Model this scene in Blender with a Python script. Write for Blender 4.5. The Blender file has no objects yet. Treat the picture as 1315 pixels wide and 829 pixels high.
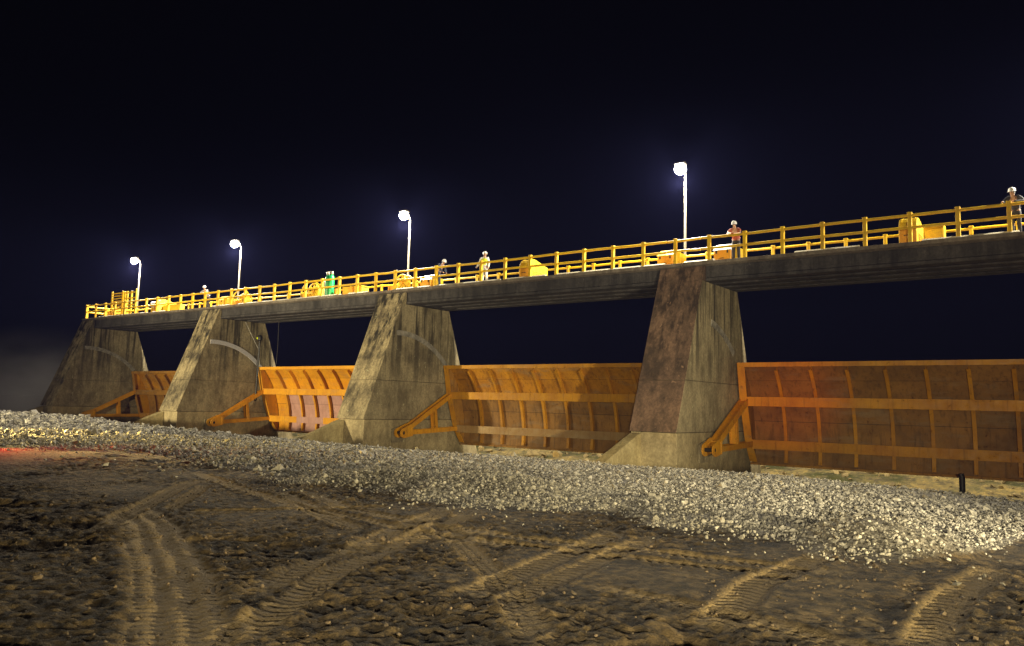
import bpy, bmesh, math, random
import numpy as np
from mathutils import Vector, Matrix
S = bpy.context.scene
COL = S.collection
random.seed(7); RNG = np.random.default_rng(7)
R = math.radians

# ------------------------------------------------------------------ camera
def cam_axes(yaw, pitch, roll):
    cy, sy = math.cos(yaw), math.sin(yaw)
    f = np.array([-sy*math.cos(pitch), cy*math.cos(pitch), math.sin(pitch)])
    r = np.array([cy, sy, 0.]); u = np.cross(r, f)
    return (math.cos(roll)*r+math.sin(roll)*u, -math.sin(roll)*r+math.cos(roll)*u, f)
CAMZ = 1.7
_r, _u, _f = cam_axes(.641024, .102938, .0247803)
cd = bpy.data.cameras.new('camera'); cam = bpy.data.objects.new('camera', cd); COL.objects.link(cam)
m = Matrix.Identity(4)
for i in range(3):
    m[i][0], m[i][1], m[i][2] = _r[i], _u[i], -_f[i]
m[2][3] = CAMZ
cam.matrix_world = m
cd.sensor_width = 36; cd.lens = 36*1027.49/1315
cd.clip_start = .1; cd.clip_end = 3000
S.camera = cam

# ------------------------------------------------------------------ night sky, lights, exposure
W = bpy.data.worlds.new('World'); S.world = W; W.use_nodes = True
bg = W.node_tree.nodes['Background']; bg.inputs['Color'].default_value = (.42, .42, .60, 1); bg.inputs['Strength'].default_value = .0008
S.view_settings.view_transform = 'Standard'; S.view_settings.look = 'None'
S.view_settings.exposure = .2; S.view_settings.gamma = 1
S.cycles.max_bounces = 5; S.cycles.diffuse_bounces = 3; S.cycles.glossy_bounces = 2
S.cycles.sample_clamp_indirect = 4

def light(name, typ, loc, energy, color, target=None, size=.3, angle=60, blend=.6):
    l = bpy.data.lights.new(name, typ); l.energy = energy; l.color = color
    o = bpy.data.objects.new(name, l); COL.objects.link(o); o.location = loc
    l.shadow_soft_size = size
    if typ == 'SPOT':
        l.spot_size = R(angle); l.spot_blend = blend
    if target is not None:
        o.rotation_euler = (Vector(target)-Vector(loc)).to_track_quat('-Z', 'Y').to_euler()
    return o
LAMP_W = 10500.
LAMP_C = (1, .90, .70)
# work floodlight standing out of frame to the left, on the river side, and vehicle lamps beside the camera
light('work_floodlight', 'SPOT', (-44., -10., 2.2), 96000, (1, .85, .52), (-46., 34., 4.0), .6, 62, 1.)
light('side_floodlight', 'SPOT', (10., 6., 1.7), 33000, (1, .86, .55), (-30., 34., 4.8), .3, 40, .9)
light('rear_fill_light', 'SPOT', (4., -7., 2.0), 24000, (1, .86, .55), (-17., 34., 9.), .4, 60, 1.)  # unseen fill added behind the camera to brighten gates and pier fronts
light('vehicle_headlight', 'SPOT', (14., 7.2, 1.2), 30000, (1, .80, .38), (-6., 6.3, 0.), .08, 48, 1.)
light('vehicle_tail_lamp', 'SPOT', (-1.2, -1.5, 1.5), 12500, (1, .09, .03), (-11.0, 34., 2.6), .15, 9.5, 1.)
# a second vehicle stands out of frame to the left, at the foot of the gravel
light('vehicle_tail_lamp', 'SPOT', (-28.2, 10.0, .8), 1300, (1, .03, .01), (-23.4, 11.8, -.05), .1, 84, 1.)
light('vehicle_headlight', 'SPOT', (-41., 14., 1.6), 52000, (1, .70, .20), (-29., 15.6, .9), .1, 50, 1.)

# ------------------------------------------------------------------ mesh helpers
class MB:
    def __init__(s): s.v = []; s.f = []
    def add(s, v, f):
        n = len(s.v); s.v += [tuple(p) for p in v]; s.f += [tuple(i+n for i in q) for q in f]; return s
    def box(s, x0, x1, y0, y1, z0, z1):
        return s.add([(x, y, z) for x in (x0, x1) for y in (y0, y1) for z in (z0, z1)],
                     [(0,1,3,2), (4,6,7,5), (0,4,5,1), (2,3,7,6), (0,2,6,4), (1,5,7,3)])
    def prism(s, prof, a, b, axis='x'):
        n = len(prof)
        def pt(p, t): return (t, p[0], p[1]) if axis == 'x' else (p[0], t, p[1]) if axis == 'y' else (p[0], p[1], t)
        v = [pt(p, a) for p in prof]+[pt(p, b) for p in prof]
        f = [tuple(range(n))[::-1], tuple(range(n, 2*n))]+[(i, (i+1) % n, n+(i+1) % n, n+i) for i in range(n)]
        return s.add(v, f)
    def tube(s, path, r, n=8, caps=True):
        P = [Vector(p) for p in path]; rr = r if isinstance(r, (list, tuple)) else [r]*len(P)
        rings = []; prev = None
        for i, p in enumerate(P):
            d = (P[min(i+1, len(P)-1)]-P[max(i-1, 0)]).normalized()
            a = prev if prev is not None else (Vector((0,0,1)) if abs(d.z) < .9 else Vector((1,0,0)))
            u = (a-d*a.dot(d)).normalized(); w = d.cross(u); prev = u
            rings.append([p+(u*math.cos(2*math.pi*k/n+math.pi/n)+w*math.sin(2*math.pi*k/n+math.pi/n))*rr[i] for k in range(n)])
        v = [q for g in rings for q in g]; f = []
        for i in range(len(P)-1):
            for k in range(n):
                f.append((i*n+k, i*n+(k+1) % n, (i+1)*n+(k+1) % n, (i+1)*n+k))
        if caps: f += [tuple(range(n))[::-1], tuple(range((len(P)-1)*n, len(P)*n))]
        return s.add(v, f)
    def lathe(s, prof, c=(0,0,0), n=12):
        v = []; f = []
        for r_, z in prof:
            v += [(c[0]+r_*math.cos(2*math.pi*k/n), c[1]+r_*math.sin(2*math.pi*k/n), c[2]+z) for k in range(n)]
        for i in range(len(prof)-1):
            for k in range(n): f.append((i*n+k, i*n+(k+1) % n, (i+1)*n+(k+1) % n, (i+1)*n+k))
        f += [tuple(range(n))[::-1], tuple(range((len(prof)-1)*n, len(prof)*n))]
        return s.add(v, f)
    def mesh(s, name):
        me = bpy.data.meshes.new(name); me.from_pydata(s.v, [], s.f)
        bm = bmesh.new(); bm.from_mesh(me); bmesh.ops.recalc_face_normals(bm, faces=bm.faces); bm.to_mesh(me); bm.free()
        return me
    def build(s, name, mat, parent=None, smooth=None, bevel=0, loc=None):
        me = s.mesh(name); me.materials.append(mat)
        if smooth:
            me.shade_smooth(); me.set_sharp_from_angle(angle=R(smooth))
        return link(name, me, parent, bevel, loc)
def link(name, me, parent=None, bevel=0, loc=None):
    o = bpy.data.objects.new(name, me); COL.objects.link(o)
    if parent is not None: o.parent = parent
    if loc is not None: o.location = loc
    if bevel:
        b = o.modifiers.new('bevel', 'BEVEL'); b.width = bevel; b.segments = 2; b.limit_method = 'ANGLE'
    return o
def tag(o, label=None, cat=None, group=None, kind=None):
    if label: o['label'] = label
    if cat: o['category'] = cat
    if group: o['group'] = group
    if kind: o['kind'] = kind
    return o
def thing(name, label, cat, loc=(0,0,0), group=None, rot=None):
    o = bpy.data.objects.new(name, None); COL.objects.link(o); o.location = loc; o.empty_display_size = .3
    if rot: o.rotation_euler = rot
    return tag(o, label, cat, group)
def copy_tree(o, parent=None):
    c = o.copy(); COL.objects.link(c)
    if parent is not None: c.parent = parent
    for ch in list(o.children): copy_tree(ch, c)
    return c

# ------------------------------------------------------------------ materials
class NT:
    def __init__(s, name):
        s.m = bpy.data.materials.new(name); s.m.use_nodes = True; s.t = s.m.node_tree; s.n = s.t.nodes
        s.b = s.n['Principled BSDF']; s.geo = None
    def new(s, typ, **kw):
        n = s.n.new(typ)
        for k, v in kw.items(): setattr(n, k, v)
        return n
    def lk(s, a, b): s.t.links.new(a, b)
    def coord(s, scale=(1,1,1), world=True):
        if world:
            g = s.new('ShaderNodeNewGeometry').outputs['Position']
        else:
            g = s.new('ShaderNodeTexCoord').outputs['Object']
        mp = s.new('ShaderNodeMapping'); mp.inputs['Scale'].default_value = scale; s.lk(g, mp.inputs['Vector'])
        return mp.outputs['Vector']
    def noise(s, scale, detail=6, rough=.6, vec=None, dist=0.):
        n = s.new('ShaderNodeTexNoise'); n.inputs['Scale'].default_value = scale; n.inputs['Detail'].default_value = detail
        n.inputs['Roughness'].default_value = rough; n.inputs['Distortion'].default_value = dist
        s.lk(vec if vec is not None else s.coord(), n.inputs['Vector']); return n.outputs['Fac']
    def ramp(s, fac, stops):
        r = s.new('ShaderNodeValToRGB'); e = r.color_ramp.elements
        while len(e) < len(stops): e.new(.5)
        for i, (p, c) in enumerate(stops):
            e[i].position = p; e[i].color = (c, c, c, 1) if isinstance(c, (int, float)) else (*c, 1)
        s.lk(fac, r.inputs['Fac']); return r.outputs['Color']
    def mix(s, fac, a, b, mode='MIX'):
        n = s.new('ShaderNodeMix', data_type='RGBA', blend_type=mode)
        for v, i in ((fac, 0), (a, 6), (b, 7)):
            if isinstance(v, (int, float)): n.inputs[i].default_value = v
            elif isinstance(v, tuple): n.inputs[i].default_value = (*v, 1)
            else: s.lk(v, n.inputs[i])
        return n.outputs[2]
    def bump(s, h, strength=.3, dist=.02):
        n = s.new('ShaderNodeBump'); n.inputs['Strength'].default_value = strength; n.inputs['Distance'].default_value = dist
        s.lk(h, n.inputs['Height']); s.lk(n.outputs['Normal'], s.b.inputs['Normal'])
    def col(s, c):
        if isinstance(c, tuple): s.b.inputs['Base Color'].default_value = (*c, 1)
        else: s.lk(c, s.b.inputs['Base Color'])
    def done(s, rough=.8, metal=0., spec=None):
        if isinstance(rough, (int, float)): s.b.inputs['Roughness'].default_value = rough
        else: s.lk(rough, s.b.inputs['Roughness'])
        s.b.inputs['Metallic'].default_value = metal
        if spec is not None: s.b.inputs['Specular IOR Level'].default_value = spec
        return s.m

def concrete(name, light_c, dark_c, stain=.5, moss=None, zfade=None):
    t = NT(name)
    blotch = t.mix(.45, t.noise(.55, 8, .62), t.noise(2.1, 8, .7, t.coord((1.3, 1.3, .6))))
    fine = t.noise(9, 5, .6)
    streak = t.noise(1.0, 5, .65, t.coord((2.6, 2.6, .16)))
    c = t.mix(t.ramp(blotch, [(.40, 0.), (.58, 1.)]), dark_c, light_c)
    c = t.mix(t.ramp(fine, [(.3, .55), (.7, 0.)]), c, tuple(x*.55 for x in dark_c))
    st = t.ramp(streak, [(.46, 0.), (.60, 1.)])
    pos = t.new('ShaderNodeSeparateXYZ'); t.lk(t.new('ShaderNodeNewGeometry').outputs['Position'], pos.inputs[0])
    mr = t.new('ShaderNodeMapRange'); mr.inputs[1].default_value = 2.2; mr.inputs[2].default_value = 5.5
    mr.inputs[3].default_value = .12; mr.inputs[4].default_value = 1.
    t.lk(pos.outputs['Z'], mr.inputs[0])
    mu = t.new('ShaderNodeMath', operation='MULTIPLY'); t.lk(st, mu.inputs[0]); t.lk(mr.outputs[0], mu.inputs[1])
    mu2 = t.new('ShaderNodeMath', operation='MULTIPLY'); t.lk(mu.outputs[0], mu2.inputs[0]); mu2.inputs[1].default_value = stain
    c = t.mix(mu2.outputs[0], c, tuple(x*.22 for x in dark_c))
    # pale lime scars and drips
    sc = t.ramp(t.noise(3.2, 3, .5, t.coord((1.2, 1.2, .7)), 1.8), [(.68, 0.), (.74, .55)])
    c = t.mix(sc, c, tuple(min(.6, x*1.5) for x in light_c))
    t.col(c)
    t.bump(t.mix(.5, fine, t.mix(.5, t.noise(38, 3, .6), t.noise(2.6, 6, .7))), .8, .05)
    return t.done(.9)

def paint(name, c, c2, rust=(.10, .035, .012), rust_amt=.35, rough=.45, scale=1.3):
    t = NT(name)
    n = t.noise(scale, 7, .65)
    a = t.mix(t.ramp(n, [(.35, 0.), (.65, 1.)]), c2, c)
    streak = t.noise(1., 5, .6, t.coord((7, 7, .5)))
    a = t.mix(t.ramp(streak, [(.52, 0.), (.70, rust_amt)]), a, tuple(x*.35 for x in c2))
    rn = t.noise(4.5, 9, .72)
    a = t.mix(t.ramp(rn, [(.60, 0.), (.68, rust_amt*1.6)]), a, rust)
    # dried silt in tide-like patches, and a little difference from plate to plate
    silt = t.noise(.8, 6, .7, t.coord((.6, 1, 2.4)))
    a = t.mix(t.ramp(silt, [(.54, 0.), (.66, rust_amt*.9)]), a, (.30, .21, .11))
    rnd = t.new('ShaderNodeObjectInfo').outputs['Random']
    a = t.mix(1., a, t.ramp(rnd, [(0., .80), (1., 1.)]), 'MULTIPLY')
    t.col(a)
    t.bump(t.mix(.6, t.noise(22, 4, .6), t.noise(2.2, 3, .5)), .35, .03)
    return t.done(t.ramp(rn, [(.4, rough), (.7, .85)]))

def plain(name, c, rough=.6, metal=0., var=.25, scale=14):
    t = NT(name)
    n = t.noise(scale, 5, .6)
    t.col(t.mix(t.ramp(n, [(.35, 0.), (.65, 1.)]), tuple(x*(1-var) for x in c), tuple(min(1, x*(1+var*.4)) for x in c)))
    t.bump(n, .15, .01)
    return t.done(rough, metal)

M = {}
M['pier'] = concrete('pier_concrete', (.45, .375, .225), (.17, .137, .08), .95)
M['pier_front'] = concrete('pier_front_concrete', (.54, .44, .25), (.08, .064, .04), 1.)
M['pier_red_glow'] = concrete('red_glow_front_concrete', (.27, .165, .105), (.075, .05, .034), .8)  # red tail-lamp glow and dimness put into the front face colour
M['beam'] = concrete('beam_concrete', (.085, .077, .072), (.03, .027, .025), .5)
M['edge'] = concrete('edge_concrete', (.26, .22, .17), (.13, .10, .075), .3)
M['kerb'] = plain('kerb_pale', (.40, .36, .26), .8)
M['yellow'] = paint('yellow_rail_paint', (.86, .56, .004), (.68, .38, .004), rust_amt=.25, scale=2.)
M['yellow_hood'] = paint('yellow_hood_paint', (.78, .54, .012), (.66, .40, .01), rust_amt=.18, scale=1.6)
M['orange_hood'] = paint('orange_hood_paint', (.74, .36, .015), (.60, .26, .012), rust_amt=.2, scale=1.6)
M['orange'] = paint('orange_gate_paint', (.74, .35, .008), (.60, .25, .008), rust_amt=.35)
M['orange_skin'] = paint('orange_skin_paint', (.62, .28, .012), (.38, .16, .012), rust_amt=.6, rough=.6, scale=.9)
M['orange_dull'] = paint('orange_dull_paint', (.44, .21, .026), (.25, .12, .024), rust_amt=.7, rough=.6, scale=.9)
M['orange_beam'] = paint('orange_beam_paint', (.64, .30, .010), (.48, .20, .010), rust_amt=.4, scale=1.1)
M['beam_dusty'] = paint('dust_covered_beam_paint', (.42, .28, .12), (.34, .19, .06), rust_amt=.3, scale=1.1)
M['primer'] = paint('pink_primer_paint', (.50, .29, .235), (.40, .215, .17), rust_amt=.3, rough=.7, scale=1.2)
M['galv'] = plain('galvanised_steel', (.20, .18, .135), .45, .35)
M['dark_steel'] = plain('dark_steel', (.03, .028, .026), .5, .4)
M['arc_white'] = plain('pale_seal_plate', (.58, .57, .60), .6)
M['arc_grey'] = plain('grey_seal_plate', (.30, .275, .23), .75, 0, .5, 4)
M['green'] = plain('green_cylinder_paint', (.01, .42, .11), .35)
M['dark_green'] = plain('dark_green_cylinder_paint', (.008, .20, .06), .4)
M['white'] = plain('white_paint', (.75, .75, .72), .5)
M['skin'] = plain('skin', (.42, .24, .16), .6, 0, .15)
M['hivis'] = plain('hi_vis_cloth', (.62, .72, .02), .7)
M['silver'] = plain('reflective_tape', (.7, .7, .66), .4)
M['cloth_white'] = plain('white_cloth', (.62, .62, .62), .9)
M['cloth_grey'] = plain('grey_cloth', (.26, .27, .28), .9)
M['cloth_dark'] = plain('dark_cloth', (.035, .035, .042), .9)
M['cloth_navy'] = plain('navy_cloth', (.03, .04, .07), .9)
M['cloth_red'] = plain('red_brown_cloth', (.36, .085, .05), .9)
M['boot'] = plain('boot_leather', (.03, .022, .018), .6)
M['hair'] = plain('dark_hair', (.012, .01, .008), .6)
M['rock'] = plain('pale_rock', (.26, .19, .075), .9, 0, .5, 3)
def emit_mat(name, c, s):
    t = NT(name); t.col((.8, .8, .8)); t.b.inputs['Emission Color'].default_value = (*c, 1); t.b.inputs['Emission Strength'].default_value = s
    return t.done(.4)
M['lamp_glow'] = emit_mat('lamp_lens_glow', (1, .97, .92), 60)

# ground materials
def dirt_mat():
    t = NT('dirt')
    a = t.new('ShaderNodeAttribute', attribute_name='track').outputs['Fac']
    g = t.new('ShaderNodeAttribute', attribute_name='gravel').outputs['Fac']
    n1 = t.noise(.9, 9, .68); n2 = t.noise(6, 8, .7); n3 = t.noise(30, 6, .7)
    c = t.mix(t.ramp(t.mix(.4, n1, n2), [(.40, 0.), (.60, 1.)]), (.011, .008, .005), (.150, .104, .048))
    c = t.mix(t.ramp(n2, [(.38, .9), (.56, 0.)]), c, (.017, .012, .008))
    c = t.mix(t.ramp(n3, [(.58, 0.), (.78, .6)]), c, (.25, .175, .092))
    c = t.mix(t.ramp(a, [(.05, 0.), (.8, .85)]), c, (.25, .185, .098))
    vo = t.new('ShaderNodeTexVoronoi'); vo.inputs['Scale'].default_value = 26; t.lk(t.coord(), vo.inputs['Vector'])
    gc = t.mix(t.ramp(vo.outputs['Color'], [(.2, 0.), (.8, 1.)]), (.075, .066, .052), (.30, .275, .23))
    c = t.mix(t.ramp(g, [(.25, 0.), (.7, 1.)]), c, gc)
    t.col(c)
    t.bump(t.mix(.45, n2, n3), 1., .09)
    return t.done(.95, 0, .3)
M['dirt'] = dirt_mat()
def stone_mat(name, lo, hi):
    t = NT(name)
    a = t.new('ShaderNodeAttribute', attribute_name='tone').outputs['Fac']
    n = t.noise(25, 5, .6)
    c = t.mix(a, lo, hi)
    c = t.mix(t.ramp(n, [(.35, .5), (.6, 0.)]), c, tuple(x*.6 for x in lo))
    t.col(c); t.bump(n, .3, .01)
    return t.done(.85)
M['gravel'] = stone_mat('gravel_stone', (.08, .073, .06), (.56, .525, .44))
M['clod'] = stone_mat('dirt_clod', (.03, .022, .013), (.17, .12, .07))
def bed_mat():
    t = NT('riverbed_mud')
    n1 = t.noise(.5, 8, .65); n2 = t.noise(5, 6, .65)
    c = t.mix(t.ramp(n1, [(.4, 0.), (.6, 1.)]), (.06, .06, .012), (.33, .225, .06))
    c = t.mix(t.ramp(n2, [(.4, .6), (.6, 0.)]), c, (.06, .055, .03))
    c = t.mix(t.ramp(t.noise(1.6, 8, .7), [(.5, 0.), (.62, .8)]), c, (.05, .038, .018))
    t.col(c); t.bump(n2, .8, .15)
    return t.done(t.ramp(n1, [(.35, .35), (.55, .9)]))
M['bed'] = bed_mat()
M['wall'] = concrete('training_wall_concrete', (.66, .55, .29), (.36, .28, .13), .4)
M['toe'] = concrete('toe_concrete', (.54, .44, .245), (.24, .19, .10), .5)
M['sill'] = concrete('sill_concrete', (.38, .31, .19), (.17, .135, .075), .4)
M['skin_brown'] = paint('brown_skin_paint', (.37, .185, .038), (.21, .105, .027), rust_amt=.6, rough=.6, scale=.9)  # browner skin colour for the third gate's lower panels and the right-hand gate

# ------------------------------------------------------------------ setting: the bridge geometry constants
PITCH = 17.70
PIERX = [-68.82+PITCH*i for i in range(5)]            # left faces
PW = 2.08
YF, YB = 31.97, 35.75                                  # deck edges
DECK = 8.05                                            # walking level
KERB = 8.09
ORD = ['first', 'second', 'third', 'fourth', 'fifth']

def build_pier(i):
    x0 = PIERX[i]; x1 = x0+PW
    look = ['dim mist-greyed concrete pier at the far left end of the bridge, rail end above it',
            'concrete pier with a bright pale curved plate and black chain hoist beside it',
            'blotchy yellow-lit concrete pier between the bright orange gate and the wide orange gate',
            'nearest full concrete pier with reddish brown front face, right of the centre',
            'concrete pier at the right end, outside the picture'][i]
    t = thing('bridge_pier', look, 'pier', (x0, 29.2, -1.9), 'concrete piers carrying the bridge')
    P = lambda y, z: (y-29.2, z+1.9)
    fr = M['pier_red_glow'] if i == 3 else M['pier_front']
    fy = lambda z: 29.2+(z-.8)*(31.97-29.2)/(7.85-.8)
    by = lambda z: 35.72+(7.2-z)*.368
    # toe block, lower lift, upper lift: three pours with a joint between
    b = MB().prism([P(29.30, -1.9), P(29.30, .78), P(by(.78), .78), P(by(-1.9), -1.9)], .03, PW-.03)
    b.build('toe_block', M['toe'], t, bevel=.02)
    def lift(z0, z1, name, mat):
        prof = [P(fy(z0), z0), P(fy(z1), z1), P(by(z1), z1), P(by(z0), z0)]
        o = MB().prism(prof, 0, PW).build(name, M['pier'], t, bevel=.022)
        o.data.materials.append(fr)
        # the downstream sloping face takes the front material
        for p in o.data.polygons:
            if p.normal.y < -.8: p.material_index = 1
        return o
    lift(.80, 2.895, 'lower_lift', fr)
    lift(2.905, 7.2, 'upper_lift', fr)
    b = MB().prism([P(fy(7.2), 7.202), P(fy(7.86), 7.86), P(32.10, 7.86), P(32.10, 7.202)], 0, PW)
    o = b.build('cheek_wall', fr, t, bevel=.015)
    # curved seal plate let into each side face, centred on the gate pivot
    for side in (1, -1):
        if (side == -1 and i == 0) or (side == 1 and i == 4): continue
        mb = MB(); n = 16
        a0, a1 = (93, 44) if i != 3 else (80, 50)
        prof_o = [(31.68+5.62*math.cos(R(a0+(a1-a0)*k/n)), .08+5.62*math.sin(R(a0+(a1-a0)*k/n))) for k in range(n+1)]
        prof_i = [(31.68+5.34*math.cos(R(a0+(a1-a0)*k/n)), .08+5.34*math.sin(R(a0+(a1-a0)*k/n))) for k in range(n+1)]
        prof = [P(*q) for q in prof_o]+[P(*q) for q in prof_i[::-1]]
        if side == 1: mb.prism(prof, PW-.01, PW+.03)
        else: mb.prism(prof, -.03, .01)
        mb.build('seal_plate', M['arc_white'] if (i == 1 and side == 1) else M['arc_grey'], t)
        # trunnion pedestal on the side face
        mb = MB(); xs = (PW-.01, PW+.06) if side == 1 else (-.06, .01)
        mb.prism([P(31.30, -.45), P(31.30, .30), P(31.95, .45), P(32.2, -.45)], *xs)
        mb.build('trunnion_pedestal', M['pier'], t, bevel=.01)
    # low training wall running downstream from the left half of the toe, top sloping down
    mb = MB().prism([P(26.0, -1.9), P(26.0, -.38), P(26.5, -.27), P(29.1, .70), P(29.29, .74), P(29.29, -1.9)], .05, .52)
    mb.build('training_wall', M['wall'], t, bevel=.03)
    return t
for i in range(5): build_pier(i)

# ------------------------------------------------------------------ deck
deck = thing('bridge_deck', 'long grey concrete bridge deck on girders running across all the piers', 'bridge deck', (-68.6, YF, 7.2))
cuts = [-68.75]+[PIERX[i]+PW/2 for i in (1, 2, 3, 4)]+[14.0]
for k in range(5):
    a, b = cuts[k]-(-68.6), cuts[k+1]-(-68.6)
    a += .02; b -= .02
    o = MB().prism([(-.06, .72), (-.06, .855), (0, .86), (3.78, .86), (3.84, .855), (3.84, .72), (3.6, .66), (.14, .66)], a, b).build('deck_slab', M['edge'], deck, bevel=.012)
    px = (PIERX[k]+PW+68.6+.015) if k < 5 else a
    pe = (PIERX[k+1]+68.6-.015) if k < 4 else b
    ga = PIERX[k]+PW/2+68.6+.03; gb = (PIERX[k+1]+PW/2+68.6-.03) if k < 4 else b
    for q, y in enumerate((.15, 1.19, 2.23, 3.20)):
        # precast girder: bulb at the foot, thin web, flange under the slab; bears on the pier seat
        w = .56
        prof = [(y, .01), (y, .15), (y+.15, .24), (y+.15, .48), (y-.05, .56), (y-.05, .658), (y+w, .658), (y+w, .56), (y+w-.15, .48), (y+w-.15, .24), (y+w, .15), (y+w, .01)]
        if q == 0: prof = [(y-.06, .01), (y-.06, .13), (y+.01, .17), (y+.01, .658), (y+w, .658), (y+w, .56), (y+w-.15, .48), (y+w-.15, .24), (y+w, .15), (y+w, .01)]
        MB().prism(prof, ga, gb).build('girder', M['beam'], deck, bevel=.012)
    # kerb: pale angle strip in lengths along the front edge, a few lengths missing
    x = a+.05
    rr = random.Random(40+k)
    while x < b-1:
        ln = min(rr.uniform(1.3, 3.6), b-.05-x)
        if rr.random() < .78:
            MB().prism([(-.05, .842), (-.05, .872), (.05, .935), (.12, .935), (.12, .862), (0, .862)], x, x+ln-.02).build('kerb', M['kerb'], deck)
        x += ln+(rr.uniform(.2, .9) if rr.random() < .3 else 0)

# ------------------------------------------------------------------ railings
POSTX0, POSTP = -57.30, 1.5655
YR = YF+.06
def railing(name, label, xa, xb, y, short=False, group=None):
    t = thing(name, label, 'railing', (xa, y, DECK), group)
    n0 = math.ceil((xa+.05-POSTX0)/POSTP); n1 = math.floor((xb-.05-POSTX0)/POSTP)
    first = None
    for n in range(n0, n1+1):
        x = POSTX0+POSTP*n-xa
        if first is None:
            mb = MB(); w = .068
            mb.box(-w, w, -w, w, 0, 1.07); mb.prism([(-w-.012, -w-.012), (w+.012, -w-.012), (w+.012, w+.012), (-w-.012, w+.012)], 1.07, 1.14, 'z')
            o = mb.build('post', M['yellow'], t, bevel=.012); first = o
            o.location = (x, 0, 0)
        else:
            o = first.copy(); COL.objects.link(o); o.location = (x, 0, 0)
    for z in (1.03, .56):
        rj = random.Random(int(xa*31+z*7+y*5)); L = xb-xa; npt = max(2, int(L/1.565))
        MB().tube([(L*q/npt, rj.uniform(-.008, .008), z+rj.uniform(-.014, .014)) for q in range(npt+1)], .054, 10).build('rail', M['yellow'], t, smooth=50)
    return t
gapx = []
for i in range(5):
    c = PIERX[i]+PW/2; gapx.append((c-.76+.02, c+.80+.02))
bays = ['first bay at the far left', 'bay of the pink-panelled gate', 'middle bay with the wide orange gate', 'nearest bay at the right edge']
G1 = 'yellow railing sections on the near deck edge'
for k in range(4):
    a = gapx[k][1]+.04 if k else -68.35
    b = gapx[k+1][0]-.04
    railing('railing', 'yellow railing on the near deck edge over the '+bays[k], a, b, YR, group=G1)
    if k: railing('railing', 'short one-post yellow railing piece above the '+['', 'pier with the pale curved plate', 'blotchy yellow-lit pier', 'reddish brown fronted pier'][k], gapx[k][0], gapx[k][1], YR, group=G1)
G2 = 'yellow railing sections on the far deck edge'
for k in range(4):
    a = PIERX[k]+PW/2+.03 if k else -68.35
    b = PIERX[k+1]+PW/2-.03
    railing('railing', 'yellow railing on the far deck edge over the '+bays[k], a, b, YB-.2, group=G2)
# return across the left end
t = thing('end_railing', 'short yellow railing closing the left end of the deck', 'railing', (-68.45, YR+.1, DECK))
for y in (0.06, 1.7, 3.3):
    MB().box(-.055, .055, y-.055, y+.055, 0, 1.1).build('post', M['yellow'], t, bevel=.01)
for z in (1.02, .56): MB().tube([(0, 0, z), (0, 3.4, z)], .058, 10).build('rail', M['yellow'], t, smooth=50)

# tall slatted screen gate near the left end
t = thing('screen_gate', 'tall yellow slatted screen gate standing on the deck near its left end', 'gate', (-66.1, 33.0, DECK))
for x, h in ((0, 2.25), (1.72, 2.2), (2.05, 2.15), (2.45, 2.15), (3.1, 2.1), (3.85, 2.25)):
    MB().box(x-.07, x+.07, -.06, .06, 0, h).build('post', M['yellow_hood'], t, bevel=.01)
for k in range(9):
    z = .25+k*.22
    MB().box(.08, 1.64, -.025, .0, z, z+.09).build('slat', M['yellow_hood'], t)
for k, (x0, x1) in enumerate(((2.13, 2.37), (2.53, 3.02), (3.18, 3.77))):
    for z in (.4, .95, 1.5, 1.95): MB().box(x0, x1, -.025, .0, z, z+.1).build('slat', M['yellow_hood'], t)

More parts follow.
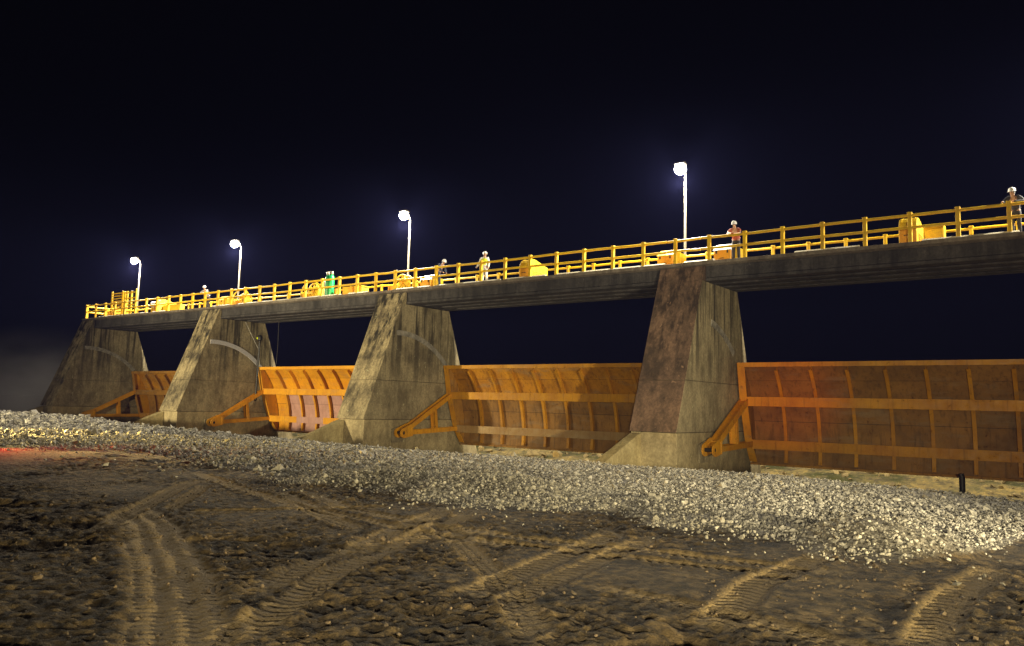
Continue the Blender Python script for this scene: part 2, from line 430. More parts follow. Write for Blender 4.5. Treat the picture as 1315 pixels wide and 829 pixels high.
# ------------------------------------------------------------------ radial gates
TY, TZ = 31.68, .08
RS = 5.42
GW = PITCH-PW
def arc_pts(r_, a0, a1, n): return [(r_*math.cos(R(a0+(a1-a0)*k/n)), r_*math.sin(R(a0+(a1-a0)*k/n))) for k in range(n+1)]
def build_gate(i, rot, skin_up, skin_lo, beam_m, label):
    x0 = PIERX[i]+PW
    g = thing('spillway_gate', label, 'floodgate', (x0, TY, TZ), 'orange radial gates between the piers', (rot, 0, 0))
    xl, xr = .14, GW-.14
    ATOP, ABOT = 43.5, -7.5
    # sheet added behind the panels to stop lamplight leaking through
    MB().prism(arc_pts(RS+.035, ATOP, ABOT, 20)+arc_pts(RS+.015, ABOT, ATOP, 20), xl, xr).build('light_block_sheet', M['dark_steel'], g)
    bays_n = 10; bw = (xr-xl-.35)/bays_n; bx = xl+.175
    angs = [ATOP, 34.2, 24.2, 13.0, 3.2, ABOT]
    rr = random.Random(100+i)
    for s in range(5):
        proto = {}
        for b in range(bays_n):
            mt = skin_up if s < 2 else skin_lo
            if i == 1 and s >= 2 and (b == 0 or rr.random() < .06): mt = M['orange']
            if mt.name not in proto:
                ga = .10
                mb = MB().prism(arc_pts(RS-.006, angs[s]-ga, angs[s+1]+ga, 4)+arc_pts(RS+.012, angs[s+1]+ga, angs[s]-ga, 4), .008, bw-.008)
                o = mb.build('skin_panel', mt, g); proto[mt.name] = o
            else:
                o = proto[mt.name].copy(); COL.objects.link(o)
            o.location = (bx+b*bw, rr.uniform(-.012, .004), rr.uniform(-.002, .002))
    # curved ribs
    rib0 = None
    for b in range(1, bays_n):
        if rib0 is None:
            mb = MB()
            mb.prism(arc_pts(RS-.008, ATOP-1.2, ABOT+.5, 18)+arc_pts(RS-.24, ABOT+.5, ATOP-1.2, 18), -.012, .012)
            mb.prism(arc_pts(RS-.24, ATOP-1.2, ABOT+.5, 18)+arc_pts(RS-.265, ABOT+.5, ATOP-1.2, 18), -.075, .075)
            rib0 = mb.build('rib', beam_m, g); o = rib0
        else:
            o = rib0.copy(); COL.objects.link(o)
        o.location = (bx+b*bw, 0, 0)
    # end plates with their flanges
    edge = [(3.62, 3.78), (3.95, 2.13), (4.62, .19), (5.22, -.66)]
    back = arc_pts(RS-.01, ABOT, ATOP, 14)
    for sx in (0, 1):
        xc = xl+.16 if sx == 0 else xr-.16
        MB().prism(edge+back, xc-.015, xc+.015).build('end_plate', M['orange_dull'] if i > 1 else M['orange'], g)
        off = [(p[0]-.03, p[1]-.005) for p in edge]
        mb = MB()
        for k in range(3):
            mb.prism([edge[k], edge[k+1], off[k+1], off[k]], xc-.17, xc+.17)
        mb.build('end_flange', beam_m, g)
    # girders: a front flange and a web back to the ribs
    def girder(y, z0, z1, ydeep, name, mat):
        mb = MB().box(xl+.335, xr-.335, y-.03, y, z0, z1)
        zc = (z0+z1)/2
        mb.box(xl+.34, xr-.34, y, ydeep, zc-.015, zc+.015)
        return mb.build(name, mat, g, bevel=.006)
    girder(3.93, 1.88, 2.30, 4.85, 'upper_girder', beam_m)
    lo = girder(4.52, -.05, .37, 5.36, 'lower_girder', M['primer'] if i == 1 else M['beam_dusty'] if i == 2 else beam_m)
    if i == 1:   # the lower girder is primed in the middle, painted at its ends
        MB().box(xl+.335, xl+3.4, 4.478, 4.488, -.052, .372).build('painted_plate', M['orange'], g)
        MB().box(xl+6.2, xl+7.8, 4.478, 4.488, -.052, .372).build('painted_plate', M['orange'], g)
    MB().box(xl, xr, 3.60, 3.95, 3.785, 3.83).box(xl, xr, 3.57, 3.598, 3.63, 3.83).build('top_beam', beam_m, g)
    MB().box(xl, xr, 5.20, 5.36, -.80, -.70).build('bottom_lip', M['orange_dull'], g)
    # arms: two cheek plates with a web, joined by a strut and a hub with an eye
    def bar(p, q, w, xa, xb):
        p = Vector((0, *p)); q = Vector((0, *q)); d = (q-p).normalized(); n = Vector((0, -d.z, d.y))*w/2
        pr = [(p+n), (q+n), (q-n), (p-n)]
        return [(v.y, v.z) for v in pr], xa, xb
    for sx in (0, 1):
        xc = .34 if sx == 0 else GW-.34
        for p, q, w, nm in (((.30, .17), (3.93, 2.10), .26, 'upper_arm'), ((.40, .01), (4.50, .16), .24, 'lower_arm')):
            mb = MB()
            mb.prism(*bar(p, q, w, xc-.19, xc-.15)); mb.prism(*bar(p, q, w, xc+.15, xc+.19)); mb.prism(*bar(p, q, .03, xc-.15, xc+.15))
            mb.build(nm, M['orange'], g)
        mb = MB(); mb.prism(*bar((2.72, .20), (2.58, 1.28), .20, xc-.18, xc-.145)); mb.prism(*bar((2.72, .20), (2.58, 1.28), .20, xc+.145, xc+.18)); mb.prism(*bar((2.72, .20), (2.58, 1.28), .03, xc-.145, xc+.145))
        mb.build('strut', M['orange'], g)
        for side in (-1, 1):
            xa = xc+side*.20; xb = xa+.05*side
            ring = [(.27*math.cos(R(a)), .27*math.sin(R(a))) for a in range(100, 300, 20)]
            outer = ring+[(.12, -.26), (.66, -.17), (.74, .02), (.60, .50), (.30, .40)]
            # plate with an eye: two half shells round the hole
            hole = [(.10*math.cos(R(a)), .10*math.sin(R(a))) for a in range(0, 360, 30)]
            bm = bmesh.new()
            def loop(pts, x): return [bm.verts.new((x, p[0], p[1])) for p in pts]
            ed = []
            lo_, lh = loop(outer, xa), loop(hole, xa)
            for L in (lo_, lh): ed += [bm.edges.new((L[k], L[(k+1) % len(L)])) for k in range(len(L))]
            r = bmesh.ops.triangle_fill(bm, edges=ed, use_beauty=True)
            fs = [f for f in bm.faces]
            ex = bmesh.ops.extrude_face_region(bm, geom=fs)
            for v in [e for e in ex['geom'] if isinstance(e, bmesh.types.BMVert)]: v.co.x = xb
            bmesh.ops.recalc_face_normals(bm, faces=bm.faces)
            me = bpy.data.meshes.new('hub_plate'); bm.to_mesh(me); bm.free(); me.materials.append(M['orange'])
            link('hub_plate', me, g)
        MB().tube([(xc-.34, 0, 0), (xc+.235, 0, 0)], .085, 14).build('hub_pin', M['dark_steel'], g, smooth=40)
        MB().box(xc-.265, xc+.265, .56, .70, -.16, .36).build('hub_clamp', M['orange'], g, bevel=.01)
    return g
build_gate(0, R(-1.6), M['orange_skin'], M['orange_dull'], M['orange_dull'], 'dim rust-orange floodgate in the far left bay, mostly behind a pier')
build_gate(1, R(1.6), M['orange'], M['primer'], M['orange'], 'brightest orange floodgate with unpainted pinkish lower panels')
build_gate(2, R(.5), M['orange_skin'], M['skin_brown'], M['orange_beam'], 'orange floodgate between the two nearest piers, brown lower panels')
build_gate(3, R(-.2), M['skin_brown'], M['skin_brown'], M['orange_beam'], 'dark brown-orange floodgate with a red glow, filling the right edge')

# ------------------------------------------------------------------ hoist equipment on the deck
HG = 'hoist covers on the deck'
def hood(x, label):
    t = thing('motor_hood', label, 'machine cover', (x, 32.85, DECK), HG)
    prof = [(0, 0), (0, .80), (.06, .98), (.18, 1.12), (.36, 1.18), (.55, 1.19), (1.70, .92), (1.70, 0)]
    MB().prism(prof, -.31, .31).build('hood_shell', M['yellow_hood'], t, bevel=.015)
    MB().prism([(-.012, .02), (-.012, .78), (-.001, .78), (-.001, .02)], -.29, .29).build('shaded_front', M['orange_hood'], t)  # shade on the front, away from the lamps, put into its colour
    for z in (.28, .36, .44, .52): MB().prism([(.35, z), (.35, z+.05), (1.35, z+.05), (1.35, z)], .311, .335).build('louvre', M['orange_hood'], t)
    for xx in (-.22, .22):
        MB().prism([(a-.0, b+.014) for a, b in prof[1:7]]+[(a, b+.002) for a, b in prof[1:7][::-1]], xx-.025, xx+.025).build('seam_band', M['yellow_hood'], t)
    MB().tube([(0, .5, 1.18), (0, .5, 1.27), (0, .62, 1.27), (0, .62, 1.16)], .018, 6).build('lifting_lug', M['dark_steel'], t)
    MB().tube([(-.12, -.02, .45), (-.12, -.07, .45), (.12, -.07, .45), (.12, -.02, .45)], .014, 6).build('handle', M['dark_steel'], t)
    MB().box(-.37, .37, -.04, 1.74, 0, .05).build('base_frame', M['dark_steel'], t)
    return t
def gearbox(x, label, roof='yellow_hood'):
    t = thing('gearbox_cover', label, 'machine cover', (x, 32.9, DECK), HG)
    MB().prism([(0, 0), (0, .60), (.95, .60), (.95, 0)], -.38, .38).build('box_body', M['orange_hood'], t, bevel=.012)
    MB().prism([(-.03, .60), (-.03, .63), (.40, .93), (.80, .93), (.98, .63), (.98, .60)], -.40, .40).build('box_roof', M[roof], t, bevel=.01)
    MB().box(.40, .66, .15, .8, .02, .72).build('side_box', M['yellow_hood'], t, bevel=.01)
    for xx in (-.25, .25): MB().box(xx-.035, xx+.035, -.02, -.001, .47, .62).build('hinge', M['dark_steel'], t)
    MB().tube([(-.08, -.01, .25), (-.08, -.06, .25), (.08, -.06, .25), (.08, -.01, .25)], .014, 6).build('handle', M['dark_steel'], t)
    MB().box(-.44, .70, -.03, 1.0, 0, .04).build('base_frame', M['dark_steel'], t)
    return t
def cabinet(x, y, label, w=.7, h=1.05):
    t = thing('control_cabinet', label, 'cabinet', (x, y, DECK))
    MB().box(-w/2, w/2, 0, .45, .0, h).build('cabinet_body', M['yellow_hood'], t, bevel=.015)
    MB().box(-w/2+.05, w/2-.05, -.012, -.001, .1, h-.08).build('cabinet_door', M['yellow_hood'], t)
    return t
def wheel_winch(x, label, r_=.62, hoop=False):
    t = thing('winch_wheel', label, 'winch', (x, 33.1, DECK), 'open winch wheels on the deck')
    zc = r_+.12
    for y in (0, .42):
        ring = [(r_*math.cos(R(a)), y, zc+r_*math.sin(R(a))) for a in range(0, 361, 15)]
        mb = MB().tube(ring, .045, 6); mb.build('rim', M['yellow_hood'], t, smooth=60)
        for a in range(0, 360, 45):
            MB().tube([(.08*math.cos(R(a)), y, zc+.08*math.sin(R(a))), (r_*math.cos(R(a)), y, zc+r_*math.sin(R(a)))], .028, 6).build('spoke', M['yellow_hood'], t, smooth=60)
    MB().tube([(0, -.1, zc), (0, .55, zc)], .10, 12).build('drum_shaft', M['orange_hood'], t, smooth=50)
    MB().tube([(0, .06, zc), (0, .36, zc)], .36, 16).build('cable_drum', M['yellow_hood'], t, smooth=50)
    if hoop:
        pts = [(-1.05+.0*k, -.12, .25) for k in range(1)]+[(1.0*math.cos(R(a))-.1, -.12, .45+.78*math.sin(R(a))) for a in range(170, 20, -10)]
        MB().tube(pts, .05, 8).build('guard_hoop', M['yellow_hood'], t, smooth=60)
    MB().box(-1.0, -.55, -.15, .5, 0, .48).build('gear_case', M['orange_hood'], t, bevel=.015)
    return t
hood(-23.82, 'yellow curved motor hood with shaded-orange front in the middle bay')
hood(-5.87, 'yellow curved motor hood with shaded-orange front beside a flat cabinet, nearest to the right edge')
hood(-58.9, 'yellow motor hood on the far left bay beside a white tank')
cabinet(-5.20, 34.3, 'flat yellow control cabinet right of the nearest motor hood')
cabinet(-57.4, 33.2, 'long low yellow cabinet right of the far left motor hood', 2.2, .72)
gearbox(-13.25, 'orange gearbox cover with pale sloping lid right of the reddish brown pier', 'white')
gearbox(-15.95, 'orange gearbox cover with yellow lid above the reddish brown pier')
gearbox(-30.75, 'orange gearbox cover with white lid right of the blotchy pier', 'white')
gearbox(-50.6, 'orange gearbox cover above the pier with the pale curved plate')
gearbox(-66.2, 'orange gearbox cover at the far left end by the screen gate')
wheel_winch(-32.75, 'spoked yellow winch wheel above the blotchy yellow-lit pier', .48)
wheel_winch(-40.6, 'yellow winch wheel under a hooped guard left of the green gas bottles', .50, True)
wheel_winch(-48.1, 'yellow winch wheel right of the pier with the pale curved plate', .40, True)
# low orange box, stacked orange crate, white tank
t = thing('tool_box', 'low orange steel box on the deck right of the green gas bottles', 'box', (-36.9, 33.0, DECK))
MB().box(-.85, .85, 0, .6, 0, .62).build('box_body', M['orange_hood'], t, bevel=.02)
MB().box(-.87, .87, -.02, .62, .622, .67).build('box_lid', M['yellow_hood'], t, bevel=.01)
t = thing('orange_drum', 'small orange drum standing against the green gas bottles', 'drum', (-38.35, 33.1, DECK))
MB().lathe([(.19, 0), (.20, .02), (.20, .28), (.21, .30), (.20, .32), (.20, .58), (.18, .60)], n=16).build('drum_body', M['orange_hood'], t, smooth=40)
MB().lathe([(.17, .601), (.17, .625)], n=16).build('drum_lid', M['orange_hood'], t, smooth=40)
t = thing('water_tank', 'small white tank on the deck left of the far left motor hood', 'tank', (-59.75, 33.3, DECK))
MB().tube([(-.45, 0, .85), (.45, 0, .85)], .24, 14).build('tank_body', M['white'], t, smooth=50)
for x in (-.3, .3): MB().box(x-.05, x+.05, -.2, .2, 0, .66).build('tank_leg', M['yellow_hood'], t)
# gas bottles
def bottle(x, y, mat, label):
    t = thing('gas_cylinder', label, 'gas cylinder', (x, y, DECK), 'pair of green gas cylinders')
    MB().lathe([(.15, 0), (.165, .03), (.165, 1.30), (.155, 1.40), (.11, 1.50), (.06, 1.55), (.05, 1.60)], n=16).build('cylinder_body', M[mat], t, smooth=40)
    MB().lathe([(.03, 1.60), (.035, 1.66), (.03, 1.72)], n=10).tube([(0, 0, 1.66), (0, -.09, 1.66)], .018, 8).build('valve', M['galv'], t, smooth=50)
    MB().lathe([(.10, 1.575), (.105, 1.60), (.10, 1.74), (.085, 1.77)], n=12).build('valve_guard', M['galv'], t, smooth=40)
    return t
bottle(-39.22, 33.05, 'dark_green', 'darker green gas cylinder, left one of the pair')
bottle(-38.86, 33.05, 'green', 'bright green gas cylinder, right one of the pair')
t = thing('bottle_trolley', 'white trolley frame holding the green gas cylinders on its left', 'trolley', (-39.5, 33.1, DECK))
MB().tube([(-.05, 0, .1), (-.05, 0, 1.15), (-.30, 0, 1.28)], .025, 8).build('handle', M['white'], t, smooth=50)
MB().tube([(-.05, .25, .1), (-.05, .25, 1.15), (-.30, .25, 1.28)], .025, 8).build('handle', M['white'], t, smooth=50)
MB().box(-.08, .9, -.18, .3, .02, .06).build('foot_plate', M['white'], t)

# ------------------------------------------------------------------ lamp posts
LG = 'lamp posts on the far side of the deck'
LL = ['lamp post furthest left, by the screen gate', 'lamp post standing above the pier with the pale curved plate',
      'lamp post standing above the blotchy yellow-lit pier', 'tallest looking lamp post, above the reddish brown pier', 'lamp post beyond the right edge']
LX = [-66.9, -52.4, -34.75, -16.2, 1.5, 19.0]
def lamp_post(x, label):
    t = thing('lamp_post', label, 'lamp post', (x, 35.62, DECK), LG)
    MB().tube([(0, 0, 0), (0, 0, 2.6), (0, 0, 5.1)], [.075, .062, .05], 12).build('pole', M['galv'], t, smooth=50)
    MB().box(-.17, .17, -.17, .17, 0, .03).build('base_plate', M['galv'], t)
    MB().tube([(0, 0, 5.0), (0, -.04, 5.18), (0, -.18, 5.42), (0, -.36, 5.52)], .035, 8).build('bracket', M['galv'], t, smooth=50)
    h = MB().prism([(-.82, 5.47), (-.76, 5.56), (-.58, 5.59), (-.34, 5.56), (-.30, 5.47)], -.24, .24).build('lamp_head', M['galv'], t, bevel=.02)
    prof = [(0, -.29), (.11, -.28), (.21, -.22), (.28, -.11), (.29, 0), (.26, .10), (.17, .20)]
    MB().lathe([(max(r_, .01), z) for r_, z in prof], (0, -.58, 5.28), 20).build('lens', M['lamp_glow'], h, smooth=60)
    l = bpy.data.lights.new('lamp_light', 'POINT'); l.energy = LAMP_W; l.color = LAMP_C; l.shadow_soft_size = .12
    o = bpy.data.objects.new('lamp_light', l); COL.objects.link(o); o.location = (x, 35.62-.58, DECK+4.62)
    return t
for k in range(5): lamp_post(LX[k], LL[k])

# ------------------------------------------------------------------ people
def skinned(name, verts, edges, radii, mat, parent, root=0, sub=1):
    me = bpy.data.meshes.new(name); me.from_pydata(verts, edges, []); me.materials.append(mat)
    o = bpy.data.objects.new(name, me); COL.objects.link(o); o.parent = parent
    sm = o.modifiers.new('skin', 'SKIN'); sm.use_smooth_shade = True
    sv = me.skin_vertices[0].data if me.skin_vertices else None
    if sv is None:
        bm = bmesh.new(); bm.from_mesh(me); bm.verts.layers.skin.verify(); bm.to_mesh(me); bm.free(); sv = me.skin_vertices[0].data
    for i, r_ in enumerate(radii):
        sv[i].radius = (r_, r_) if not isinstance(r_, tuple) else r_
        sv[i].use_root = (i == root)
    if sub:
        s = o.modifiers.new('sub', 'SUBSURF'); s.levels = sub; s.render_levels = sub
    return o
def person(label, loc, rz, J, top, trousers, hat, hat_mat, vest=False, sleeves='long'):
    """J: joints in metres, local: -y is the facing direction, x to the figure's left."""
    p = thing('person', label, 'person', loc, 'people on the bridge deck', (0, 0, rz))
    V = lambda n: Vector(J[n])
    # body: one continuous skinned surface
    names = ['pelvis', 'waist', 'chest', 'neck', 'head', 'crown', 'nose']
    hd = V('head'); fwd = V('face').normalized(); up = (V('crown')-hd).normalized()
    J = dict(J); J['nose'] = tuple(hd+fwd*.105-up*.02)
    rad = {'pelvis': (.15, .11), 'waist': (.13, .10), 'chest': (.155, .115), 'neck': .055, 'head': (.082, .092), 'crown': .07, 'nose': .016}
    E = [('pelvis', 'waist'), ('waist', 'chest'), ('chest', 'neck'), ('neck', 'head'), ('head', 'crown'), ('head', 'nose')]
    for s in 'LR':
        names += [n+s for n in ('shoulder', 'elbow', 'wrist', 'palm', 'hip', 'knee', 'ankle', 'toe')]
        rad.update({'shoulder'+s: .062, 'elbow'+s: .042, 'wrist'+s: .030, 'palm'+s: (.042, .020), 'hip'+s: .088, 'knee'+s: .058, 'ankle'+s: .04, 'toe'+s: .035})
        E += [('chest', 'shoulder'+s), ('shoulder'+s, 'elbow'+s), ('elbow'+s, 'wrist'+s), ('wrist'+s, 'palm'+s),
              ('pelvis', 'hip'+s), ('hip'+s, 'knee'+s), ('knee'+s, 'ankle'+s), ('ankle'+s, 'toe'+s)]
    verts = [tuple(J[n]) for n in names]; radii = [rad[n] for n in names]
    edges = [(names.index(a), names.index(b)) for a, b in E]
    # fingers: short chains rooted inside each palm
    for s in 'LR':
        w, q, e = V('wrist'+s), V('palm'+s), V('elbow'+s)
        d = (q-w).normalized(); side = d.cross(Vector((0, 0, 1)) if abs(d.z) < .8 else Vector((0, 1, 0))).normalized(); nrm = side.cross(d)
        for k, (o_, ln) in enumerate(((-.03, .058), (-.01, .07), (.01, .066), (.03, .05))):
            a = q+side*o_+d*.012; b = a+d*ln*.6-nrm*.008; c = b+d*ln*.4-nrm*.022
            n = len(verts); verts += [tuple(a), tuple(b), tuple(c)]; radii += [.010, .009, .008]; edges += [(n, n+1), (n+1, n+2)]
        a = q-side*.025-d*.02; b = a-side*.032+d*.028; c = b+d*.028-nrm*.01
        n = len(verts); verts += [tuple(a), tuple(b), tuple(c)]; radii += [.012, .010, .009]; edges += [(n, n+1), (n+1, n+2)]
    skinned('body', verts, edges, radii, M['skin'], p)
    def sub_skin(name, ns, es, rs, mat):
        skinned(name, [tuple(J[n]) for n in ns], [(ns.index(a), ns.index(b)) for a, b in es], rs, mat, p)
    for s in 'LR':
        J['cuff'+s] = tuple(V('wrist'+s)*1. if sleeves == 'long' else V('shoulder'+s)*.35+V('elbow'+s)*.65)
        J['hem'+s] = tuple(V('ankle'+s)+Vector((0, 0, -.02)))
        J['heel'+s] = tuple(V('ankle'+s)+Vector((0, .03, -.035)))
    J['collar'] = tuple(V('chest')*.35+V('neck')*.65)
    ns = ['waist', 'belt', 'chest', 'collar']+[n+s for s in 'LR' for n in ('shoulder', 'elbow', 'cuff')]
    J['belt'] = tuple(V('pelvis')*.6+V('waist')*.4)
    if sleeves == 'short':
        ns = [n for n in ns if not n.startswith('elbow')]
        es = [('belt', 'waist'), ('waist', 'chest'), ('chest', 'collar')]+[e for s in 'LR' for e in (('chest', 'shoulder'+s), ('shoulder'+s, 'cuff'+s))]
    else:
        es = [('belt', 'waist'), ('waist', 'chest'), ('chest', 'collar')]+[e for s in 'LR' for e in (('chest', 'shoulder'+s), ('shoulder'+s, 'elbow'+s), ('elbow'+s, 'cuff'+s))]
    rs = {'waist': (.155, .125), 'belt': (.168, .135), 'chest': (.185, .142), 'collar': .085}
    for s in 'LR': rs.update({'shoulder'+s: .082, 'elbow'+s: .06, 'cuff'+s: .046 if sleeves == 'long' else .062})
    sub_skin('shirt', ns, es, [rs[n] for n in ns], M[top])
    ns = ['belt', 'pelvis']+[n+s for s in 'LR' for n in ('hip', 'knee', 'hem')]
    es = [('belt', 'pelvis')]+[e for s in 'LR' for e in (('pelvis', 'hip'+s), ('hip'+s, 'knee'+s), ('knee'+s, 'hem'+s))]
    rs = {'belt': (.16, .13), 'pelvis': (.17, .14)}
    for s in 'LR': rs.update({'hip'+s: .108, 'knee'+s: .08, 'hem'+s: .066})
    sub_skin('trousers', ns, es, [rs[n] for n in ns], M[trousers])
    for s in 'LR':
        skinned('boot', [J['heel'+s], J['ankle'+s], J['toe'+s]], [(0, 1), (1, 2)] if False else [(1, 0), (0, 2)], [.055, .056, .042], M['boot'], p)
    if vest:
        ns = ['belt', 'waist', 'chest', 'collar', 'shoulderL', 'shoulderR']
        es = [('belt', 'waist'), ('waist', 'chest'), ('chest', 'collar'), ('chest', 'shoulderL'), ('chest', 'shoulderR')]
        sub_skin('vest', ns, es, [(.185, .15), (.175, .145), (.205, .165), .08, .088, .088], M['hivis'])
        c = V('waist')*.7+V('chest')*.3
        rg = [tuple(c+Vector((.185*math.cos(R(a)), .15*math.sin(R(a)), 0))) for a in range(0, 361, 20)]
        MB().tube(rg, .022, 6).build('vest_tape', M['silver'], p, smooth=60)
    # hat: dome, brim towards the face, seated on the crown
    c = V('crown'); q = up.to_track_quat('Z', 'Y').to_matrix()
    fl = fwd-up*fwd.dot(up); fl.normalize(); rt = up.cross(fl)
    def P(x, y, z): return tuple(c+rt*x+fl*y+up*z)
    mb = MB(); n = 14; prof = [(.118, -.045), (.122, -.02), (.118, .02), (.10, .065), (.06, .098), (.012, .108)]
    vs = []; fs = []
    for r_, z in prof: vs += [P(r_*.92*math.cos(2*math.pi*k/n), r_*1.1*math.sin(2*math.pi*k/n), z) for k in range(n)]
    for i in range(len(prof)-1):
        for k in range(n): fs.append((i*n+k, i*n+(k+1) % n, (i+1)*n+(k+1) % n, (i+1)*n+k))
    fs += [tuple(range(n))[::-1], tuple(range((len(prof)-1)*n, len(prof)*n))]
    mb.add(vs, fs)
    o = mb.build(hat, M[hat_mat], p, smooth=60)
    br = MB()
    vs = [P(.115*math.sin(R(a)), .125*math.cos(R(a)), z) for z in (-.045, -.032) for a in range(-70, 71, 14)]+[P(.125*math.sin(R(a)), (.19 if hat != 'helmet' else .165)*math.cos(R(a)), z) for z in (-.055, -.045) for a in range(-70, 71, 14)]
    n = 11; fs = []
    for k in range(n-1):
        fs += [(k, k+1, 2*n+k+1, 2*n+k), (n+k, 3*n+k, 3*n+k+1, n+k+1), (2*n+k, 2*n+k+1, 3*n+k+1, 3*n+k)]
    br.add(vs, fs).build('brim', M[hat_mat], o)
    # hair below the hat at the back
    hb = MB()
    pts = [P(.088*math.sin(R(a)), -.095*math.cos(R(a)), z) for z in (-.04, -.13) for a in range(-100, 101, 20)]
    n = 11
    hb.add(pts, [(k, k+1, n+k+1, n+k) for k in range(n-1)]).build('hair', M['hair'], p, smooth=60)
    for s in (-1, 1):
        hb = MB(); e = hd+fwd*.083+rt*.032*s+up*.015
        hb.lathe([(.004, -.012), (.011, 0), (.004, .012)], tuple(e), 8).build('eye', M['hair'], p, smooth=60)
    return p
def stand(lean=0., fwd_tilt=0.):
    J = {'pelvis': (0, .02, .95), 'waist': (0, .01, 1.10), 'chest': (0, 0, 1.32), 'neck': (0, -.01, 1.49), 'head': (0, -.03, 1.60), 'crown': (0, -.02, 1.675), 'face': (0, -1, -.1)}
    for s, k in (('L', 1), ('R', -1)):
        J.update({'shoulder'+s: (.19*k, 0, 1.42), 'elbow'+s: (.25*k, .03, 1.13), 'wrist'+s: (.26*k, -.05, .89), 'palm'+s: (.26*k, -.075, .81),
                  'hip'+s: (.095*k, .02, .90), 'knee'+s: (.11*k, -.01, .50), 'ankle'+s: (.12*k, .03, .09), 'toe'+s: (.135*k, -.13, .035)})
    return J
def lean_on_rail():
    J = stand()
    J.update({'pelvis': (0, .22, .95), 'waist': (0, .15, 1.09), 'chest': (0, 0, 1.27), 'neck': (0, -.10, 1.42), 'head': (0, -.16, 1.52), 'crown': (0, -.17, 1.595), 'face': (.1, -1, -.25)})
    for s, k in (('L', 1), ('R', -1)):
        J.update({'shoulder'+s: (.19*k, -.05, 1.36), 'elbow'+s: (.27*k, -.26, 1.13), 'wrist'+s: (.08*k, -.42, 1.13), 'palm'+s: (.0*k+.02*k, -.44, 1.12),
                  'hip'+s: (.095*k, .22, .90), 'knee'+s: (.11*k, .16, .50), 'ankle'+s: (.12*k, .22, .09), 'toe'+s: (.135*k, .06, .035)})
    return J
# hi-vis worker walking, looking down to the right
J = stand()
J.update({'face': (.75, -.55, -.45), 'head': (.03, -.05, 1.60), 'crown': (.025, -.03, 1.675), 'elbowR': (-.33, .04, 1.17), 'wristR': (-.42, -.08, .95), 'palmR': (-.45, -.11, .88),
          'kneeL': (.16, -.10, .50), 'ankleL': (.19, -.02, .09), 'toeL': (.25, -.16, .035), 'kneeR': (-.12, .02, .5), 'ankleR': (-.15, .10, .09), 'toeR': (-.18, -.05, .035)})
person('person in a hi-vis yellow vest, white trousers and helmet standing behind the rail', (-26.35, 32.75, DECK), R(12), J, 'cloth_white', 'cloth_white', 'helmet', 'white', vest=True)
# man bending to the right
J = stand()
J.update({'pelvis': (-.05, .0, .93), 'waist': (.05, 0, 1.06), 'chest': (.22, 0, 1.24), 'neck': (.34, -.01, 1.37), 'head': (.43, -.03, 1.44), 'crown': (.46, -.02, 1.515), 'face': (.85, -.3, -.45),
          'shoulderL': (.24, .18, 1.33), 'shoulderR': (.24, -.19, 1.32), 'elbowL': (.38, .20, 1.05), 'wristL': (.52, .10, .86), 'palmL': (.58, .08, .81),
          'elbowR': (.36, -.22, 1.04), 'wristR': (.52, -.16, .86), 'palmR': (.58, -.15, .81)})
person('person bending forward in dark clothes with a white cap, mid-bridge', (-29.65, 32.75, DECK), 0, J, 'cloth_navy', 'cloth_navy', 'cap', 'cloth_white')
person('person in a red-brown top and pale cap leaning on the rail by the reddish pier', (-12.50, 32.50, DECK), R(8), lean_on_rail(), 'cloth_red', 'cloth_dark', 'cap', 'cloth_white', sleeves='short')
J = lean_on_rail(); J.update({'face': (-.45, -1, -.35), 'elbowL': (.36, -.2, 1.14), 'wristR': (-.22, -.50, 1.15), 'palmR': (-.26, -.54, 1.13)})
person('person in a dark jacket and pale helmet leaning over the rail at the right edge', (-2.40, 32.52, DECK), R(-8), J, 'cloth_dark', 'cloth_dark', 'helmet', 'white')
J = lean_on_rail(); J.update({'face': (.4, -1, -.3)})
person('person with white helmet, pale sleeves and dark trousers, far left above the deck rail', (-51.9, 32.6, DECK), R(10), J, 'cloth_grey', 'cloth_dark', 'helmet', 'white')

# ------------------------------------------------------------------ chain hoist and cables at the second pier
t = thing('chain_hoist', 'black chain hoist hanging beside the pier with the pale curved plate', 'hoist', (-48.72, 35.03, 1.85))
MB().tube([(0, 0, 0), (.01, .02, 2.1), (.04, .05, 4.2)], .075, 8).build('chain_fall', M['dark_steel'], t, smooth=50)
MB().tube([(.14, 0, 1.5), (.12, 0, 3.6), (.04, .05, 4.2)], .022, 6).build('hand_chain', M['dark_steel'], t, smooth=50)
MB().lathe([(.06, 4.0), (.15, 4.08), (.17, 4.25), (.12, 4.40), (.04, 4.45)], (.04, .05, 0), 12).build('hoist_body', M['dark_steel'], t, smooth=40)
MB().box(-.05, .05, -.16, -.12, 4.13, 4.27).build('hoist_badge', M['hivis'], t)
ring = [(.12*math.cos(R(a)), 0, -.12+.14*math.sin(R(a))) for a in range(0, 361, 24)]
MB().tube(ring, .03, 6).build('shackle', M['dark_steel'], t, smooth=60)
tag(MB().tube([(-48.96, 34.0, 7.15), (-48.95, 34.6, 6.2), (-48.93, 35.25, 5.2), (-48.9, 35.35, 4.0)], .025, 6).build('steel_cable', M['arc_grey'], smooth=60),
    'slack steel cable slanting down the side of the pier with the pale curved plate', 'cable')
tag(MB().tube([(-46.9, 35.3, 7.2), (-46.9, 35.3, 5.2), (-46.95, 35.3, 4.2)], .018, 6).build('hanging_wire', M['dark_steel'], smooth=60),
    'thin wire hanging from the deck in the bay of the pink-panelled gate', 'wire')
t = thing('steel_prop', 'black steel prop standing in the gap under the dark right-hand gate', 'prop', (-4.72, 35.9, -1.64))
MB().tube([(0, 0, 0), (0, 0, 1.0), (-.04, 0, 1.12)], .11, 10).build('prop_tube', M['dark_steel'], t, smooth=50)
